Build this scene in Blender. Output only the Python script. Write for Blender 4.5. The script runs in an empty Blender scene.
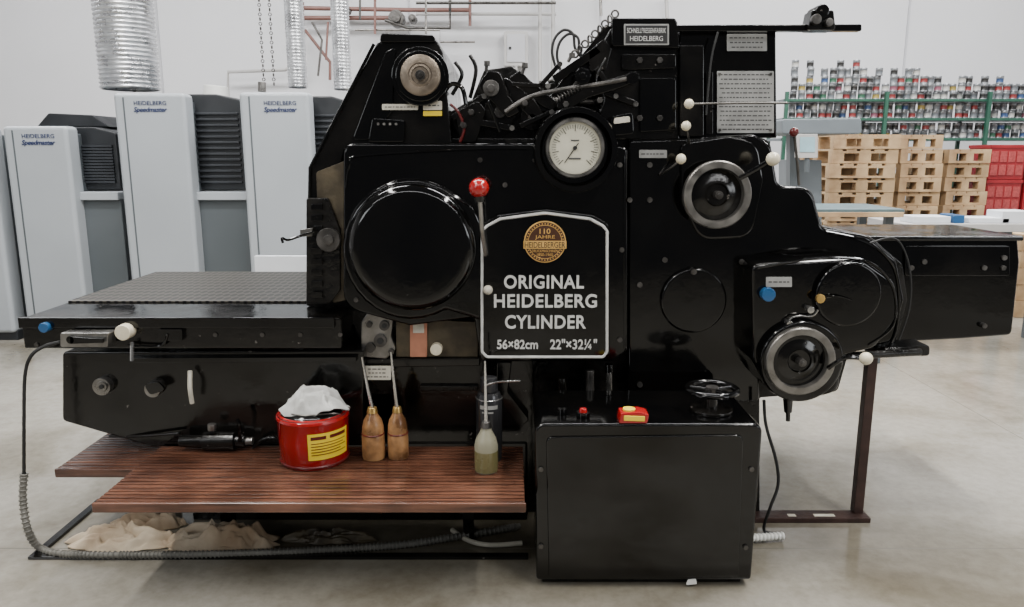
import bpy,bmesh,math,random
from mathutils import Vector,Matrix,noise
random.seed(7)
F=760.0;TH=math.radians(11.2);H=1.4
CT,ST=math.cos(TH),math.sin(TH)
PI=math.pi
col=bpy.context.scene.collection
def W(px,py,Y):
    a=(px-512)/F;b=(303.5-py)/F
    t=Y/(CT+b*ST)
    return Vector((a*t,Y,H+(-ST+b*CT)*t))
def G(px,py,Z=0):
    a=(px-512)/F;b=(303.5-py)/F
    t=(Z-H)/(-ST+b*CT)
    return Vector((a*t,(CT+b*ST)*t,Z))
def S(py,Y):
    return Y/(CT+(303.5-py)/F*ST)/F
# ---------------------------------------------------------------- materials
def M(name,c,rough=.5,metal=0,var=.12,scale=6,bump=0,c2=None,rv=.1,coat=0,trans=0,chips=None,spec=.5):
    m=bpy.data.materials.new(name);m.use_nodes=True
    n=m.node_tree.nodes;l=m.node_tree.links;b=n['Principled BSDF']
    tc=n.new('ShaderNodeTexCoord');no=n.new('ShaderNodeTexNoise');no.inputs['Scale'].default_value=scale;no.inputs['Detail'].default_value=6
    l.new(tc.outputs['Object'],no.inputs['Vector'])
    r=n.new('ShaderNodeValToRGB');r.color_ramp.elements[0].position=.35;r.color_ramp.elements[1].position=.68
    if c2 is None:c2=tuple(min(1,x*(1+var)+.002) for x in c);ca=tuple(x*(1-var) for x in c)
    else:ca=c
    r.color_ramp.elements[0].color=(*ca,1);r.color_ramp.elements[1].color=(*c2,1)
    l.new(no.outputs['Fac'],r.inputs['Fac']);out=r.outputs['Color']
    if chips:
        nc=n.new('ShaderNodeTexNoise');nc.inputs['Scale'].default_value=chips[0];nc.inputs['Detail'].default_value=5;nc.inputs['Roughness'].default_value=.65
        l.new(tc.outputs['Object'],nc.inputs['Vector'])
        rc=n.new('ShaderNodeValToRGB');rc.color_ramp.elements[0].position=chips[1];rc.color_ramp.elements[0].color=(0,0,0,1);rc.color_ramp.elements[1].position=chips[1]+.015;rc.color_ramp.elements[1].color=(1,1,1,1)
        l.new(nc.outputs['Fac'],rc.inputs['Fac'])
        x=n.new('ShaderNodeMix');x.data_type='RGBA';l.new(rc.outputs['Color'],x.inputs[0]);l.new(out,x.inputs[6]);x.inputs[7].default_value=(*chips[2],1);out=x.outputs[2]
    l.new(out,b.inputs['Base Color'])
    mr=n.new('ShaderNodeMapRange');mr.inputs['From Min'].default_value=.3;mr.inputs['From Max'].default_value=.7
    mr.inputs['To Min'].default_value=max(.03,rough-rv);mr.inputs['To Max'].default_value=min(1,rough+rv)
    l.new(no.outputs['Fac'],mr.inputs['Value']);l.new(mr.outputs['Result'],b.inputs['Roughness'])
    b.inputs['Metallic'].default_value=metal
    b.inputs['Coat Weight'].default_value=coat
    b.inputs['Transmission Weight'].default_value=trans
    b.inputs['Specular IOR Level'].default_value=spec
    if bump:
        n2=n.new('ShaderNodeTexNoise');n2.inputs['Scale'].default_value=scale*4;n2.inputs['Detail'].default_value=4
        l.new(tc.outputs['Object'],n2.inputs['Vector'])
        bp=n.new('ShaderNodeBump');bp.inputs['Strength'].default_value=bump;bp.inputs['Distance'].default_value=.01
        l.new(n2.outputs['Fac'],bp.inputs['Height']);l.new(bp.outputs['Normal'],b.inputs['Normal'])
    return m
BLK=M('black_enamel',(.0010,.0010,.0011),.08,0,c2=(.0024,.0022,.002),scale=5,rv=.05,bump=.04,spec=.45,chips=(26,.735,(.07,.065,.06)))
BLK2=M('black_enamel_worn',(.0012,.0012,.0012),.15,0,c2=(.006,.0052,.0043),scale=7,rv=.1,bump=.08,chips=(34,.69,(.12,.11,.1)),spec=.45)
DRK=M('oily_black',(.0015,.0015,.0015),.3,0,c2=(.008,.0065,.005),scale=12,bump=.3,spec=.4)
STL=M('worn_steel',(.24,.23,.215),.33,.9,var=.3,scale=18,bump=.05)
WHL=M('dull_wheel_rim',(.21,.2,.185),.36,.8,var=.25,scale=20,bump=.05)
KNU=M('brown_steel',(.19,.155,.12),.42,.7,var=.3,scale=26,bump=.15)
CHR=M('bright_steel',(.55,.54,.52),.22,.95,var=.1,scale=18)
STD=M('dull_steel',(.09,.085,.08),.4,.85,var=.4,scale=20,bump=.1)
SLV=M('silver_letter',(.64,.64,.62),.35,.3,var=.08,scale=20)
BRS=M('brass',(.55,.36,.12),.35,.9,var=.2,scale=20)
GLD=M('medallion_gold',(.66,.4,.12),.4,.4,var=.08,scale=30)
BRN=M('medallion_brown',(.05,.018,.008),.4,0,var=.1,scale=30)
CRM=M('cream_plastic',(.62,.56,.42),.25,0,var=.06,scale=20)
WHT=M('white_paint',(.7,.7,.67),.4,0,var=.05)
DIAL=M('dial_face',(.52,.50,.40),.4,0,var=.05,scale=20)
RED=M('red_gloss',(.28,.004,.005),.18,0,var=.1,coat=.5)
DRED=M('dark_red',(.09,.006,.006),.3,0)
BLU=M('blue_knob',(.015,.08,.2),.35,0)
YEL=M('yellow_label',(.68,.50,.02),.45,0,var=.05)
TAN=M('oily_tan',(.035,.027,.016),.5,.2,c2=(.09,.07,.04),scale=14,bump=.2)
COP=M('copper_plate',(.42,.18,.11),.45,.2,var=.15,scale=20)
TAG=M('cream_tag',(.5,.47,.39),.5,0,var=.12,scale=30)
TAGS=M('metal_tag',(.28,.28,.27),.4,.2,var=.12,scale=20)
INK=M('print_black',(.008,.008,.008),.6,0)
FIN=M('fine_print',(.05,.05,.05),.6,0)
RBK=M('rubber_black',(.006,.006,.006),.6,0,bump=.1)
WALL=M('wall_paint',(.60,.60,.615),.8,0,var=.05,scale=.5,bump=.02)
TRM=M('trim_grey',(.42,.42,.44),.6,0,var=.04)
LGR=M('press_light_grey',(.33,.355,.38),.4,0,var=.03,scale=2)
MGR=M('press_mid_grey',(.075,.087,.095),.45,0,var=.06,scale=2)
DGR=M('press_dark',(.010,.012,.015),.5,0,var=.2)
DSL=M('louvre_dark',(.022,.025,.03),.4,0,var=.2)
NVY=M('navy_lettering',(.01,.02,.08),.5)
DUC=M('galvanised_duct',(.62,.63,.65),.3,.85,var=.2,scale=10)
PIP=M('pipe_white',(.40,.39,.38),.5,0,var=.05)
PIR=M('pipe_red_brown',(.18,.09,.075),.5,.1,var=.15)
PWD=M('pallet_wood',(.30,.19,.10),.75,0,c2=(.52,.37,.21),scale=5,bump=.2)
CON=M('conduit_grey',(.12,.115,.10),.55,0,var=.15,scale=15)
CRT=M('crate_red',(.25,.010,.015),.4,0,var=.12)
GRN=M('rack_green',(.015,.07,.045),.5)
GYM=M('equipment_grey',(.13,.15,.165),.45,0,var=.06)
TBG=M('table_grey_green',(.07,.11,.12),.5)
PAP=M('paper_white',(.62,.64,.67),.7,0,var=.04)
SCR=M('monitor_screen',(.25,.4,.45),.2)
RAG=M('rag_tan',(.30,.21,.13),.9,0,c2=(.62,.52,.39),scale=5,bump=.3)
RAGW=M('rag_white',(.28,.28,.265),.9,0,c2=(.50,.50,.48),scale=9,bump=.25)
OAK=M('oiler_amber',(.10,.045,.018),.32,.1,c2=(.45,.24,.10),scale=14)
OLV=M('oil_olive',(.13,.115,.05),.25,0,var=.15,coat=.4)
CLR=M('cloudy_plastic',(.22,.21,.15),.3,0,var=.08)
CANB=M('spray_can_paint',(.028,.028,.03),.2,.4,var=.2,spec=.6)
RST=M('rust_post',(.02,.010,.008),.5,.3,c2=(.05,.025,.02),scale=14,bump=.2)
def floor_mat():
    m=M('polished_concrete',(.235,.222,.192),.18,0,c2=(.315,.298,.26),scale=.7,rv=.08,bump=0)
    n=m.node_tree.nodes;l=m.node_tree.links;b=n['Principled BSDF']
    tc=n.new('ShaderNodeTexCoord')
    n2=n.new('ShaderNodeTexNoise');n2.inputs['Scale'].default_value=22;n2.inputs['Detail'].default_value=8;n2.inputs['Roughness'].default_value=.7
    l.new(tc.outputs['Object'],n2.inputs['Vector'])
    n3=n.new('ShaderNodeTexNoise');n3.inputs['Scale'].default_value=1.6;n3.inputs['Detail'].default_value=7;n3.inputs['Distortion'].default_value=.5
    l.new(tc.outputs['Object'],n3.inputs['Vector'])
    r2=n.new('ShaderNodeValToRGB');r2.color_ramp.elements[0].position=.3;r2.color_ramp.elements[0].color=(.82,.80,.77,1);r2.color_ramp.elements[1].position=.6;r2.color_ramp.elements[1].color=(1.04,1.04,1.04,1)
    l.new(n2.outputs['Fac'],r2.inputs['Fac'])
    r3=n.new('ShaderNodeValToRGB');r3.color_ramp.elements[0].position=.32;r3.color_ramp.elements[0].color=(.64,.61,.55,1);r3.color_ramp.elements[1].position=.54;r3.color_ramp.elements[1].color=(1,1,1,1)
    l.new(n3.outputs['Fac'],r3.inputs['Fac'])
    base=b.inputs['Base Color'].links[0].from_socket
    def mul(a,c):
        x=n.new('ShaderNodeMix');x.data_type='RGBA';x.blend_type='MULTIPLY';x.inputs[0].default_value=1
        l.new(a,x.inputs[6]);l.new(c,x.inputs[7]);return x.outputs[2]
    o=mul(mul(base,r2.outputs['Color']),r3.outputs['Color'])
    # floor colour darkened in a noisy ellipse round the foot of the press
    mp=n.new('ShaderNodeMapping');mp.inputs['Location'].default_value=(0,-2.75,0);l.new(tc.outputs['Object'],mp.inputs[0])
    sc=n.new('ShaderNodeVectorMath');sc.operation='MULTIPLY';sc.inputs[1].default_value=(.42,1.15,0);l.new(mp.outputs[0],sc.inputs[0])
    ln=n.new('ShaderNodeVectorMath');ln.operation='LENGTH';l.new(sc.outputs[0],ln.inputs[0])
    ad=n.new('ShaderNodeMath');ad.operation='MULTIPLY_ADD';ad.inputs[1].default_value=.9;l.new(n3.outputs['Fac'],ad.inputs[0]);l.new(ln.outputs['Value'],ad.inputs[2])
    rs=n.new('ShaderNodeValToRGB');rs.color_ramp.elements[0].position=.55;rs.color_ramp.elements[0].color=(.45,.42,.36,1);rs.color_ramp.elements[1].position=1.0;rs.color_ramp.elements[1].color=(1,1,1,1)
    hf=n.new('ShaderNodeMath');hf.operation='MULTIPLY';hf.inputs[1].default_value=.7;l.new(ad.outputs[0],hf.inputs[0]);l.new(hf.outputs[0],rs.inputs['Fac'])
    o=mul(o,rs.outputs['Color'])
    sp=n.new('ShaderNodeSeparateXYZ');l.new(tc.outputs['Object'],sp.inputs[0])
    for ax,pos,w in (('Y',2.52,.0035),('Y',7.2,.006),('X',2.55,.002)):
        a=n.new('ShaderNodeMath');a.operation='SUBTRACT';a.inputs[1].default_value=pos;l.new(sp.outputs[ax],a.inputs[0])
        c=n.new('ShaderNodeMath');c.operation='ABSOLUTE';l.new(a.outputs[0],c.inputs[0])
        d=n.new('ShaderNodeMath');d.operation='LESS_THAN';d.inputs[1].default_value=w;l.new(c.outputs[0],d.inputs[0])
        x=n.new('ShaderNodeMix');x.data_type='RGBA';l.new(d.outputs[0],x.inputs[0]);l.new(o,x.inputs[6]);x.inputs[7].default_value=(.12,.11,.09,1);o=x.outputs[2]
    l.new(o,b.inputs['Base Color'])
    return m
FLR=floor_mat()
def wood_mat():
    m=bpy.data.materials.new('ribbed_wood');m.use_nodes=True
    n=m.node_tree.nodes;l=m.node_tree.links;b=n['Principled BSDF']
    tc=n.new('ShaderNodeTexCoord');mp=n.new('ShaderNodeMapping');mp.inputs['Scale'].default_value=(1.5,22,22)
    no=n.new('ShaderNodeTexNoise');no.inputs['Scale'].default_value=3;no.inputs['Detail'].default_value=7
    l.new(tc.outputs['Object'],mp.inputs[0]);l.new(mp.outputs[0],no.inputs['Vector'])
    r=n.new('ShaderNodeValToRGB');r.color_ramp.elements[0].position=.28;r.color_ramp.elements[0].color=(.035,.014,.009,1);r.color_ramp.elements[1].position=.75;r.color_ramp.elements[1].color=(.17,.072,.042,1)
    l.new(no.outputs['Fac'],r.inputs['Fac'])
    n2=n.new('ShaderNodeTexNoise');n2.inputs['Scale'].default_value=5;n2.inputs['Detail'].default_value=6;l.new(tc.outputs['Object'],n2.inputs['Vector'])
    r2=n.new('ShaderNodeValToRGB');r2.color_ramp.elements[0].position=.38;r2.color_ramp.elements[0].color=(.5,.46,.43,1);r2.color_ramp.elements[1].position=.6;r2.color_ramp.elements[1].color=(1,1,1,1);l.new(n2.outputs['Fac'],r2.inputs['Fac'])
    x=n.new('ShaderNodeMix');x.data_type='RGBA';x.blend_type='MULTIPLY';x.inputs[0].default_value=1;l.new(r.outputs[0],x.inputs[6]);l.new(r2.outputs[0],x.inputs[7])
    l.new(x.outputs[2],b.inputs['Base Color']);b.inputs['Roughness'].default_value=.25
    return m
WOD=wood_mat()
def dots_mat():
    m=bpy.data.materials.new('perforated_black');m.use_nodes=True
    n=m.node_tree.nodes;l=m.node_tree.links;b=n['Principled BSDF']
    tc=n.new('ShaderNodeTexCoord');mp=n.new('ShaderNodeMapping');mp.inputs['Scale'].default_value=(34,14,1)
    v=n.new('ShaderNodeTexVoronoi');v.voronoi_dimensions='2D';v.inputs['Randomness'].default_value=0;v.inputs['Scale'].default_value=1
    l.new(tc.outputs['Object'],mp.inputs[0]);l.new(mp.outputs[0],v.inputs['Vector'])
    r=n.new('ShaderNodeValToRGB');r.color_ramp.elements[0].position=.36;r.color_ramp.elements[0].color=(.001,.001,.001,1);r.color_ramp.elements[1].position=.44;r.color_ramp.elements[1].color=(.055,.05,.042,1)
    l.new(v.outputs['Distance'],r.inputs['Fac']);l.new(r.outputs[0],b.inputs['Base Color'])
    bp=n.new('ShaderNodeBump');bp.inputs['Strength'].default_value=1;bp.inputs['Distance'].default_value=.004
    l.new(r.outputs[0],bp.inputs['Height']);l.new(bp.outputs[0],b.inputs['Normal']);b.inputs['Roughness'].default_value=.45;b.inputs['Specular IOR Level'].default_value=.2
    return m
DOT=dots_mat()
# ---------------------------------------------------------------- mesh builder
def rnd(pts,seg=6):
    out=[];n=len(pts)
    for i,p in enumerate(pts):
        if len(p)<3 or p[2]<=0: out.append((p[0],p[1]));continue
        a=Vector(pts[i-1][:2]);b=Vector(p[:2]);c=Vector(pts[(i+1)%n][:2])
        u=(a-b);v=(c-b);lu,lv=u.length,v.length;u/=lu;v/=lv
        ang=max(.05,u.angle(v));d=min(p[2]/math.tan(ang/2),lu*.49,lv*.49)
        A=b+u*d;B=b+v*d
        for k in range(seg+1):
            t=k/seg;q=A*(1-t)**2+b*2*t*(1-t)+B*t*t;out.append((q.x,q.y))
    return out
class MB:
    def __init__(s): s.bm=bmesh.new()
    def prism(s,pts,y0,y1):
        A=[s.bm.verts.new((x,y0,z)) for x,z in pts];B=[s.bm.verts.new((x,y1,z)) for x,z in pts]
        s.bm.faces.new(A);s.bm.faces.new(B[::-1]);n=len(A)
        for i in range(n): s.bm.faces.new((A[i],B[i],B[(i+1)%n],A[(i+1)%n]))
        return s
    def poly(s,pts,y0,y1,seg=6,yref=None):
        q=[]
        for x,y in rnd(pts,seg):
            w=W(x,y,yref or y0);q.append((w.x,w.z))
        return s.prism(q,y0,y1)
    def box(s,x0,x1,y0,y1,z0,z1): return s.prism([(x0,z0),(x1,z0),(x1,z1),(x0,z1)],y0,y1)
    def lathe(s,c,ax,prof,seg=28):
        c=Vector(c);ax=Vector(ax).normalized();R=ax.to_track_quat('Z','Y').to_matrix()
        rings=[]
        for r,h in prof:
            if r<1e-6: rings.append([s.bm.verts.new(c+ax*h)])
            else: rings.append([s.bm.verts.new(c+R@Vector((r*math.cos(2*PI*k/seg),r*math.sin(2*PI*k/seg),h))) for k in range(seg)])
        for a,b in zip(rings,rings[1:]):
            for k in range(seg):
                j=(k+1)%seg
                if len(a)==1 and len(b)==1: break
                if len(a)==1: s.bm.faces.new((a[0],b[k],b[j]))
                elif len(b)==1: s.bm.faces.new((a[k],a[j],b[0]))
                else: s.bm.faces.new((a[k],a[j],b[j],b[k]))
        return s
    def cyl(s,a,b,r,r2=None,seg=20):
        a=Vector(a);b=Vector(b);h=(b-a).length
        return s.lathe(a,b-a,[(0,0),(r,0),(r2 if r2 is not None else r,h),(0,h)],seg)
    def disc(s,px,py,r,y0,y1,seg=32,r2=None):
        w=W(px,py,y0);k=S(py,y0)
        return s.cyl(w,(w.x,y1,w.z),r*k,(r2 if r2 is not None else r)*k,seg)
    def ring(s,c,ax,R,r,seg=36,n=10,sq=1):
        return s.lathe(c,ax,[(R+r*math.cos(2*PI*k/n),sq*r*math.sin(2*PI*k/n)) for k in range(n+1)],seg)
    def sph(s,c,r,seg=16,sz=1):
        return s.lathe(c,(0,0,1),[(r*math.sin(PI*k/10) if 0<k<10 else 0,-r*sz*math.cos(PI*k/10)) for k in range(11)],seg)
    def tube(s,pts,r,seg=8,smooth=True,closed=False):
        P=[Vector(p) for p in pts]
        if smooth and len(P)>2:
            Q=[];n=len(P)
            for i in range(n if closed else n-1):
                if closed: p0,p1,p2,p3=P[i-1],P[i],P[(i+1)%n],P[(i+2)%n]
                else: p0=P[max(i-1,0)];p1=P[i];p2=P[i+1];p3=P[min(i+2,n-1)]
                for k in range(6):
                    t=k/6;Q.append(.5*((2*p1)+(p2-p0)*t+(2*p0-5*p1+4*p2-p3)*t*t+(-p0+3*p1-3*p2+p3)*t**3))
            if not closed: Q.append(P[-1])
            P=Q
        rings=[];n=len(P)
        nrm=None
        for i,p in enumerate(P):
            if closed: d=P[(i+1)%n]-P[i-1]
            else: d=P[min(i+1,n-1)]-P[max(i-1,0)]
            if d.length<1e-9:d=Vector((0,0,1))
            d.normalize()
            if nrm is None: nrm=d.orthogonal().normalized()
            nrm=(nrm-d*nrm.dot(d))
            nrm=nrm.normalized() if nrm.length>1e-6 else d.orthogonal().normalized()
            bn=d.cross(nrm);rr=r(i/(n-1)) if callable(r) else r
            rings.append([s.bm.verts.new(p+nrm*rr*math.cos(2*PI*k/seg)+bn*rr*math.sin(2*PI*k/seg)) for k in range(seg)])
        pairs=list(zip(rings,rings[1:]))
        if closed: pairs.append((rings[-1],rings[0]))
        for a,b in pairs:
            for k in range(seg):
                j=(k+1)%seg;s.bm.faces.new((a[k],a[j],b[j],b[k]))
        if not closed: s.bm.faces.new(rings[0][::-1]);s.bm.faces.new(rings[-1])
        return s
    def bar(s,a,b,w,t):
        a=Vector(a);b=Vector(b);d=(b-a);d.y=0
        n=Vector((-d.z,0,d.x)).normalized()*w/2
        A=[a+n,a-n,b-n,b+n];v=[s.bm.verts.new(p+Vector((0,-t/2,0))) for p in A]+[s.bm.verts.new(p+Vector((0,t/2,0))) for p in A]
        for f in ((0,1,2,3),(7,6,5,4),(0,4,5,1),(1,5,6,2),(2,6,7,3),(3,7,4,0)): s.bm.faces.new([v[i] for i in f])
        return s
    def build(s,name,mat,parent=None,bevel=0,bseg=2,ang=40):
        bm=s.bm
        bmesh.ops.recalc_face_normals(bm,faces=bm.faces[:])
        if bevel:
            es=[e for e in bm.edges if len(e.link_faces)==2 and e.calc_face_angle(0)>.7]
            bmesh.ops.bevel(bm,geom=es,offset=bevel,segments=bseg,profile=.5,affect='EDGES',clamp_overlap=True)
        me=bpy.data.meshes.new(name);bm.to_mesh(me);bm.free()
        for p in me.polygons:p.use_smooth=True
        me.set_sharp_from_angle(angle=math.radians(ang))
        me.materials.append(mat)
        o=bpy.data.objects.new(name,me);col.objects.link(o)
        if bevel:
            wn=o.modifiers.new('wn','WEIGHTED_NORMAL');wn.keep_sharp=True;wn.weight=100;wn.mode='FACE_AREA'
        if parent:
            o.parent=parent
            if parent.type=='EMPTY': o.location=-parent.location
        return o
def tag(o,label,cat,group=None,kind=None):
    if label:o['label']=label
    if cat:o['category']=cat
    if group:o['group']=group
    if kind:o['kind']=kind
    return o
def empty(name,loc,label,cat,group=None):
    o=bpy.data.objects.new(name,None);col.objects.link(o);o.location=loc;o.empty_display_size=.1
    return tag(o,label,cat,group)
def copy_tree(o,parent=None):
    c=o.copy();col.objects.link(c)
    if parent:c.parent=parent
    for ch in list(o.children): copy_tree(ch,c)
    return c
def text(s,rect,Y,mat,parent,ext=.0015,off=0,shear=0,name='lettering',sp=1):
    cu=bpy.data.curves.new('t','FONT');cu.body=s;cu.extrude=.02;cu.offset=off;cu.shear=shear;cu.resolution_u=4;cu.space_character=sp
    ob=bpy.data.objects.new('t',cu);col.objects.link(ob)
    dg=bpy.context.evaluated_depsgraph_get();me=bpy.data.meshes.new_from_object(ob.evaluated_get(dg))
    bpy.data.objects.remove(ob)
    xs=[v.co.x for v in me.vertices];ys=[v.co.y for v in me.vertices]
    x0,x1,y0,y1=min(xs),max(xs),min(ys),max(ys)
    A=W(rect[0],rect[3],Y);B=W(rect[2],rect[1],Y)
    for v in me.vertices:
        u=(v.co.x-x0)/(x1-x0);w=(v.co.y-y0)/(y1-y0)
        v.co=Vector((A.x+(B.x-A.x)*u,Y-(ext if v.co.z>0 else 0),A.z+(B.z-A.z)*w))
    me.materials.clear();me.materials.append(mat);me.name=name
    o=bpy.data.objects.new(name,me);col.objects.link(o);o.parent=parent
    if parent and parent.type=='EMPTY':o.location=-parent.location
    return o
# ---------------------------------------------------------------- setting
def struct(name,m,mat,label=None):
    o=m.build(name,mat);o['kind']='structure'
    if label:o['label']=label
    o['category']=name.split('_')[0]
    return o
struct('floor',MB().box(-9,9,-3,10.6,-.1,0),FLR,'worn polished beige grey concrete workshop floor')
struct('wall_back',MB().box(-9,9,10.6,10.8,0,5.6),WALL,'pale painted hall wall far behind the machines')
struct('wall_left',MB().box(-9.2,-9,-3,10.6,0,5.6),WALL,'pale painted side wall at the left end of the hall')
struct('wall_right',MB().box(9,9.2,-3,10.6,0,5.6),WALL,'pale painted side wall at the right end of the hall')
for i,px in enumerate((160,410,600,905)):
    w=W(px,60,10.58);struct('trim_%d'%(i+1),MB().box(w.x-.012,w.x+.012,10.585,10.6,0,5.6),TRM,'thin vertical seam strip on the back wall')
# ================================================================= PRESS
P=empty('printing_press',(0,3.0,0),'huge old black cylinder letterpress with dial gauge and silver lettered nameplate','printing press')
def pt(name,m,mat=BLK,bevel=.004,parent=P,**k): return m.build(name,mat,parent,bevel,**k)
pt('base_frame',MB().box(-1.12,.78,2.8,3.5,0,.5),DRK,.01)
pt('base_plinth',MB().box(-1.18,.06,2.76,2.95,0,.31),BLK2,.01)
pt('base_foot',MB().box(-1.24,.06,2.735,3.4,0,.035),DRK,.005)
# left table
tb=pt('table_bed',MB().box(-1.722,-.6,2.6,3.66,.722,.833),BLK2,.008)
pt('perforated_mat',MB().box(-1.715,-.72,2.88,3.62,.833,.84),DOT,.002,tb)
pt('table_edge_strip',MB().box(-1.722,-.62,2.585,2.6,.80,.838),BLK,.003,tb)
pt('table_underbox',MB().poly([(62,352,4),(364,350),(364,446),(152,447,4),(62,421,6)],2.67,3.5),BLK2,.008)
pt('lower_rail',MB().poly([(128,358),(356,357),(356,362),(128,363)],2.645,2.67),BLK,.002)
for x,y,r in ((101,387,9),(152,390,8)):
    k=pt('round_cap',MB().disc(x,y,r,2.64,2.67).disc(x,y,r*.6,2.63,2.64),STL,.002)
    pt('slot',MB().disc(x,y,2.2,2.625,2.63,12),INK,0,k)
pt('lever_plate',MB().poly([(143,384,4),(158,382,4),(166,390,4),(150,395,4)],2.622,2.632),BLK,.001)
pt('drop_handle',MB().tube([W(190,371,2.64),W(190,388,2.61),W(192,403,2.62)],.0085),TAG,0)
pt('blue_knob',MB().disc(43,328,5,2.565,2.6),BLU,.002)
k=pt('switch_box',MB().poly([(60,333,2),(108,333,2),(108,347,2),(60,347,2)],2.53,2.585),STL,.003)
pt('switch_lever',MB().disc(70,340,4,2.515,2.53).poly([(70,337),(103,339),(103,343),(70,344)],2.515,2.525),BLK,.001,k)
pt('push_button',MB().disc(122,333,8,2.55,2.6),CRM,.004)
pt('stop_lever',MB().tube([W(132,342,2.575),W(132,361,2.56)],.0065),CHR,0)
pt('table_crank',MB().tube([W(128,345,2.58),W(160,346,2.58),W(168,334,2.58)],.005),BLK,0)
pt('edge_hinge',MB().poly([(158,329,2),(182,329,2),(182,341,2),(158,341,2)],2.58,2.6),BLK,.002)
for x in (36,215,262,300,340): pt('screw',MB().disc(x,335 if x>50 else 345,2.2,2.595,2.602,10),STD,0)
# main side frame
pt('side_frame',MB().poly([(306,200,4),(330,150,4),(452,138),(600,138),(770,138,12),(778,186,6),(812,188,14),(822,226,4),(870,236,10),(903,264,10),(908,300),(896,344,8),(850,350),(838,392,8),(760,398),(760,445),(362,445),(362,345),(345,310),(306,306)],2.8,3.55),DRK,.006)
pt('lower_body',MB().poly([(392,352),(534,352),(534,500),(392,500)],2.77,2.85),BLK2,.006)
pt('lower_body_panel',MB().poly([(628,398),(760,398),(760,520),(628,520)],2.77,2.85),DRK,.006)
# slanted feeder cover upper left
fc=pt('sloping_cover',MB().poly([(377,42,8),(400,35,6),(436,38,10),(443,52,6),(452,146),(345,150),(330,200),(308,200,3),(309,166,6)],2.72,3.5),BLK2,.01)
pt('sloping_cover_edge',MB().tube([W(374,44,2.715),W(310,168,2.715),W(308,300,2.715)],.006,smooth=False),BLK,0,fc)
pt('cover_cap',MB().poly([(381,33,3),(434,35,4),(436,42,3),(379,42,3)],2.70,2.95),BLK,.004,fc)
pt('cover_panel',MB().poly([(385,52,6),(396,46,6),(392,112,4),(368,140,4),(352,140,4)],2.708,2.722),BLK,.004,fc)
pt('inner_side_plate',MB().poly([(316,172,4),(347,160),(347,300),(334,303),(320,290)],2.715,2.74),TAN,.003)
pt('gear_housing',MB().poly([(306,198,3),(328,198,4),(340,230),(340,290),(330,304,4),(306,304)],2.70,2.8),DRK,.005)
gm=MB()
for i in range(9):
    y=204+i*11;gm.poly([(311,y),(322,y),(322,y+6),(311,y+6)],2.685,2.705)
pt('toothed_rack',gm,BLK2,.001)
pt('gear',MB().disc(328,240,12,2.675,2.705,14).disc(328,240,5,2.66,2.68),STD,.002)
pt('hook_handle',MB().tube([W(314,232,2.66),W(300,236,2.64),W(288,240,2.64),W(282,238,2.64),W(283,243,2.64)],.0045),BLK,0)
pt('steel_bracket',MB().poly([(300,230),(312,228),(312,236),(300,237)],2.66,2.67),STL,.001)
b=pt('bearing_boss',MB().disc(420,76,29,2.68,2.74).disc(420,76,25,2.665,2.69),BLK,.005)
w=W(420,75,2.64);k20=S(75,2.64)
m=MB();m.lathe(w,(0,1,0),[(0,.006),(8*k20,.006),(9*k20,.002),(11*k20,.004),(12*k20,0),(18.5*k20,0),(20*k20,.004),(20*k20,.04)],48);pt('steel_disc',m,KNU,0,b)
pt('disc_hub',MB().disc(420,75,5,2.632,2.65).disc(420,75,2.5,2.625,2.635),STD,.001,b)
pt('cover_strap',MB().poly([(372,118,3),(404,120,3),(404,142,3),(368,142,3)],2.69,2.73),BLK,.004)
for x in (378,384,390,396): pt('rivet',MB().disc(x,124,1.4,2.684,2.69,8),STL,0)
def plate(rect,Y,mat=TAG,lines=None,name='label_plate'):
    x0,y0,x1,y1=rect
    k=pt(name,MB().poly([(x0,y0,1),(x1,y0,1),(x1,y1,1),(x0,y1,1)],Y,Y+.003),mat,.0006)
    if lines:
        m=MB();n=lines
        for i in range(n):
            yy=y0+(y1-y0)*(i+.8)/(n+.6);hh=min(1.3,(y1-y0)/(n+.6)*.26)
            ind=random.uniform(2,5);x=x0+ind
            while x<x1-ind-1:
                w=min(random.uniform(1.5,4.5),x1-ind-x);m.poly([(x,yy-hh/2),(x+w,yy-hh/2),(x+w,yy+hh/2),(x,yy+hh/2)],Y-.0006,Y+.0005);x+=w+1.2
        pt('small_print',m,FIN,0,k)
    return k
plate((382,104,418,110),2.70,TAG,1)
plate((423,101,442,110),2.70,TAG,1);plate((423,111,442,116),2.70,YEL,0)
# big front cover
cov=pt('front_cover',MB().poly([(343,143,12),(540,143),(552,122,10),(598,120,14),(612,143),(628,148,5),(628,352,10),(612,362,6),(480,362,6),(474,318,4),(410,326,10),(343,308,22)],2.68,2.81,seg=8),BLK,.014,bseg=3)
pt('raised_band',MB().tube([W(x,y,2.68) for x,y in ((346,188),(350,164),(362,156),(480,149),(528,149))],.004),BLK,0,cov)
pt('cover_lip',MB().tube([W(x,y,2.68) for x,y in ((624,156),(624,250),(624,348))],.003),BLK,0,cov)
def dome(px,py,r,y0,y1,name,mat=BLK,parent=P,inner=.8,dep=.3):
    w=W(px,py,y0);k=S(py,y0)*r;d=y1-y0
    m=MB();m.lathe(w,(0,1,0),[(0,d*dep),(k*inner*.97,d*dep),(k*inner,d*dep*.6),(k*(inner+.04),0),(k*.96,0),(k*.99,d*.12),(k,d*.4),(k,d)],56)
    return pt(name,m,mat,0,parent,ang=50)
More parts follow.
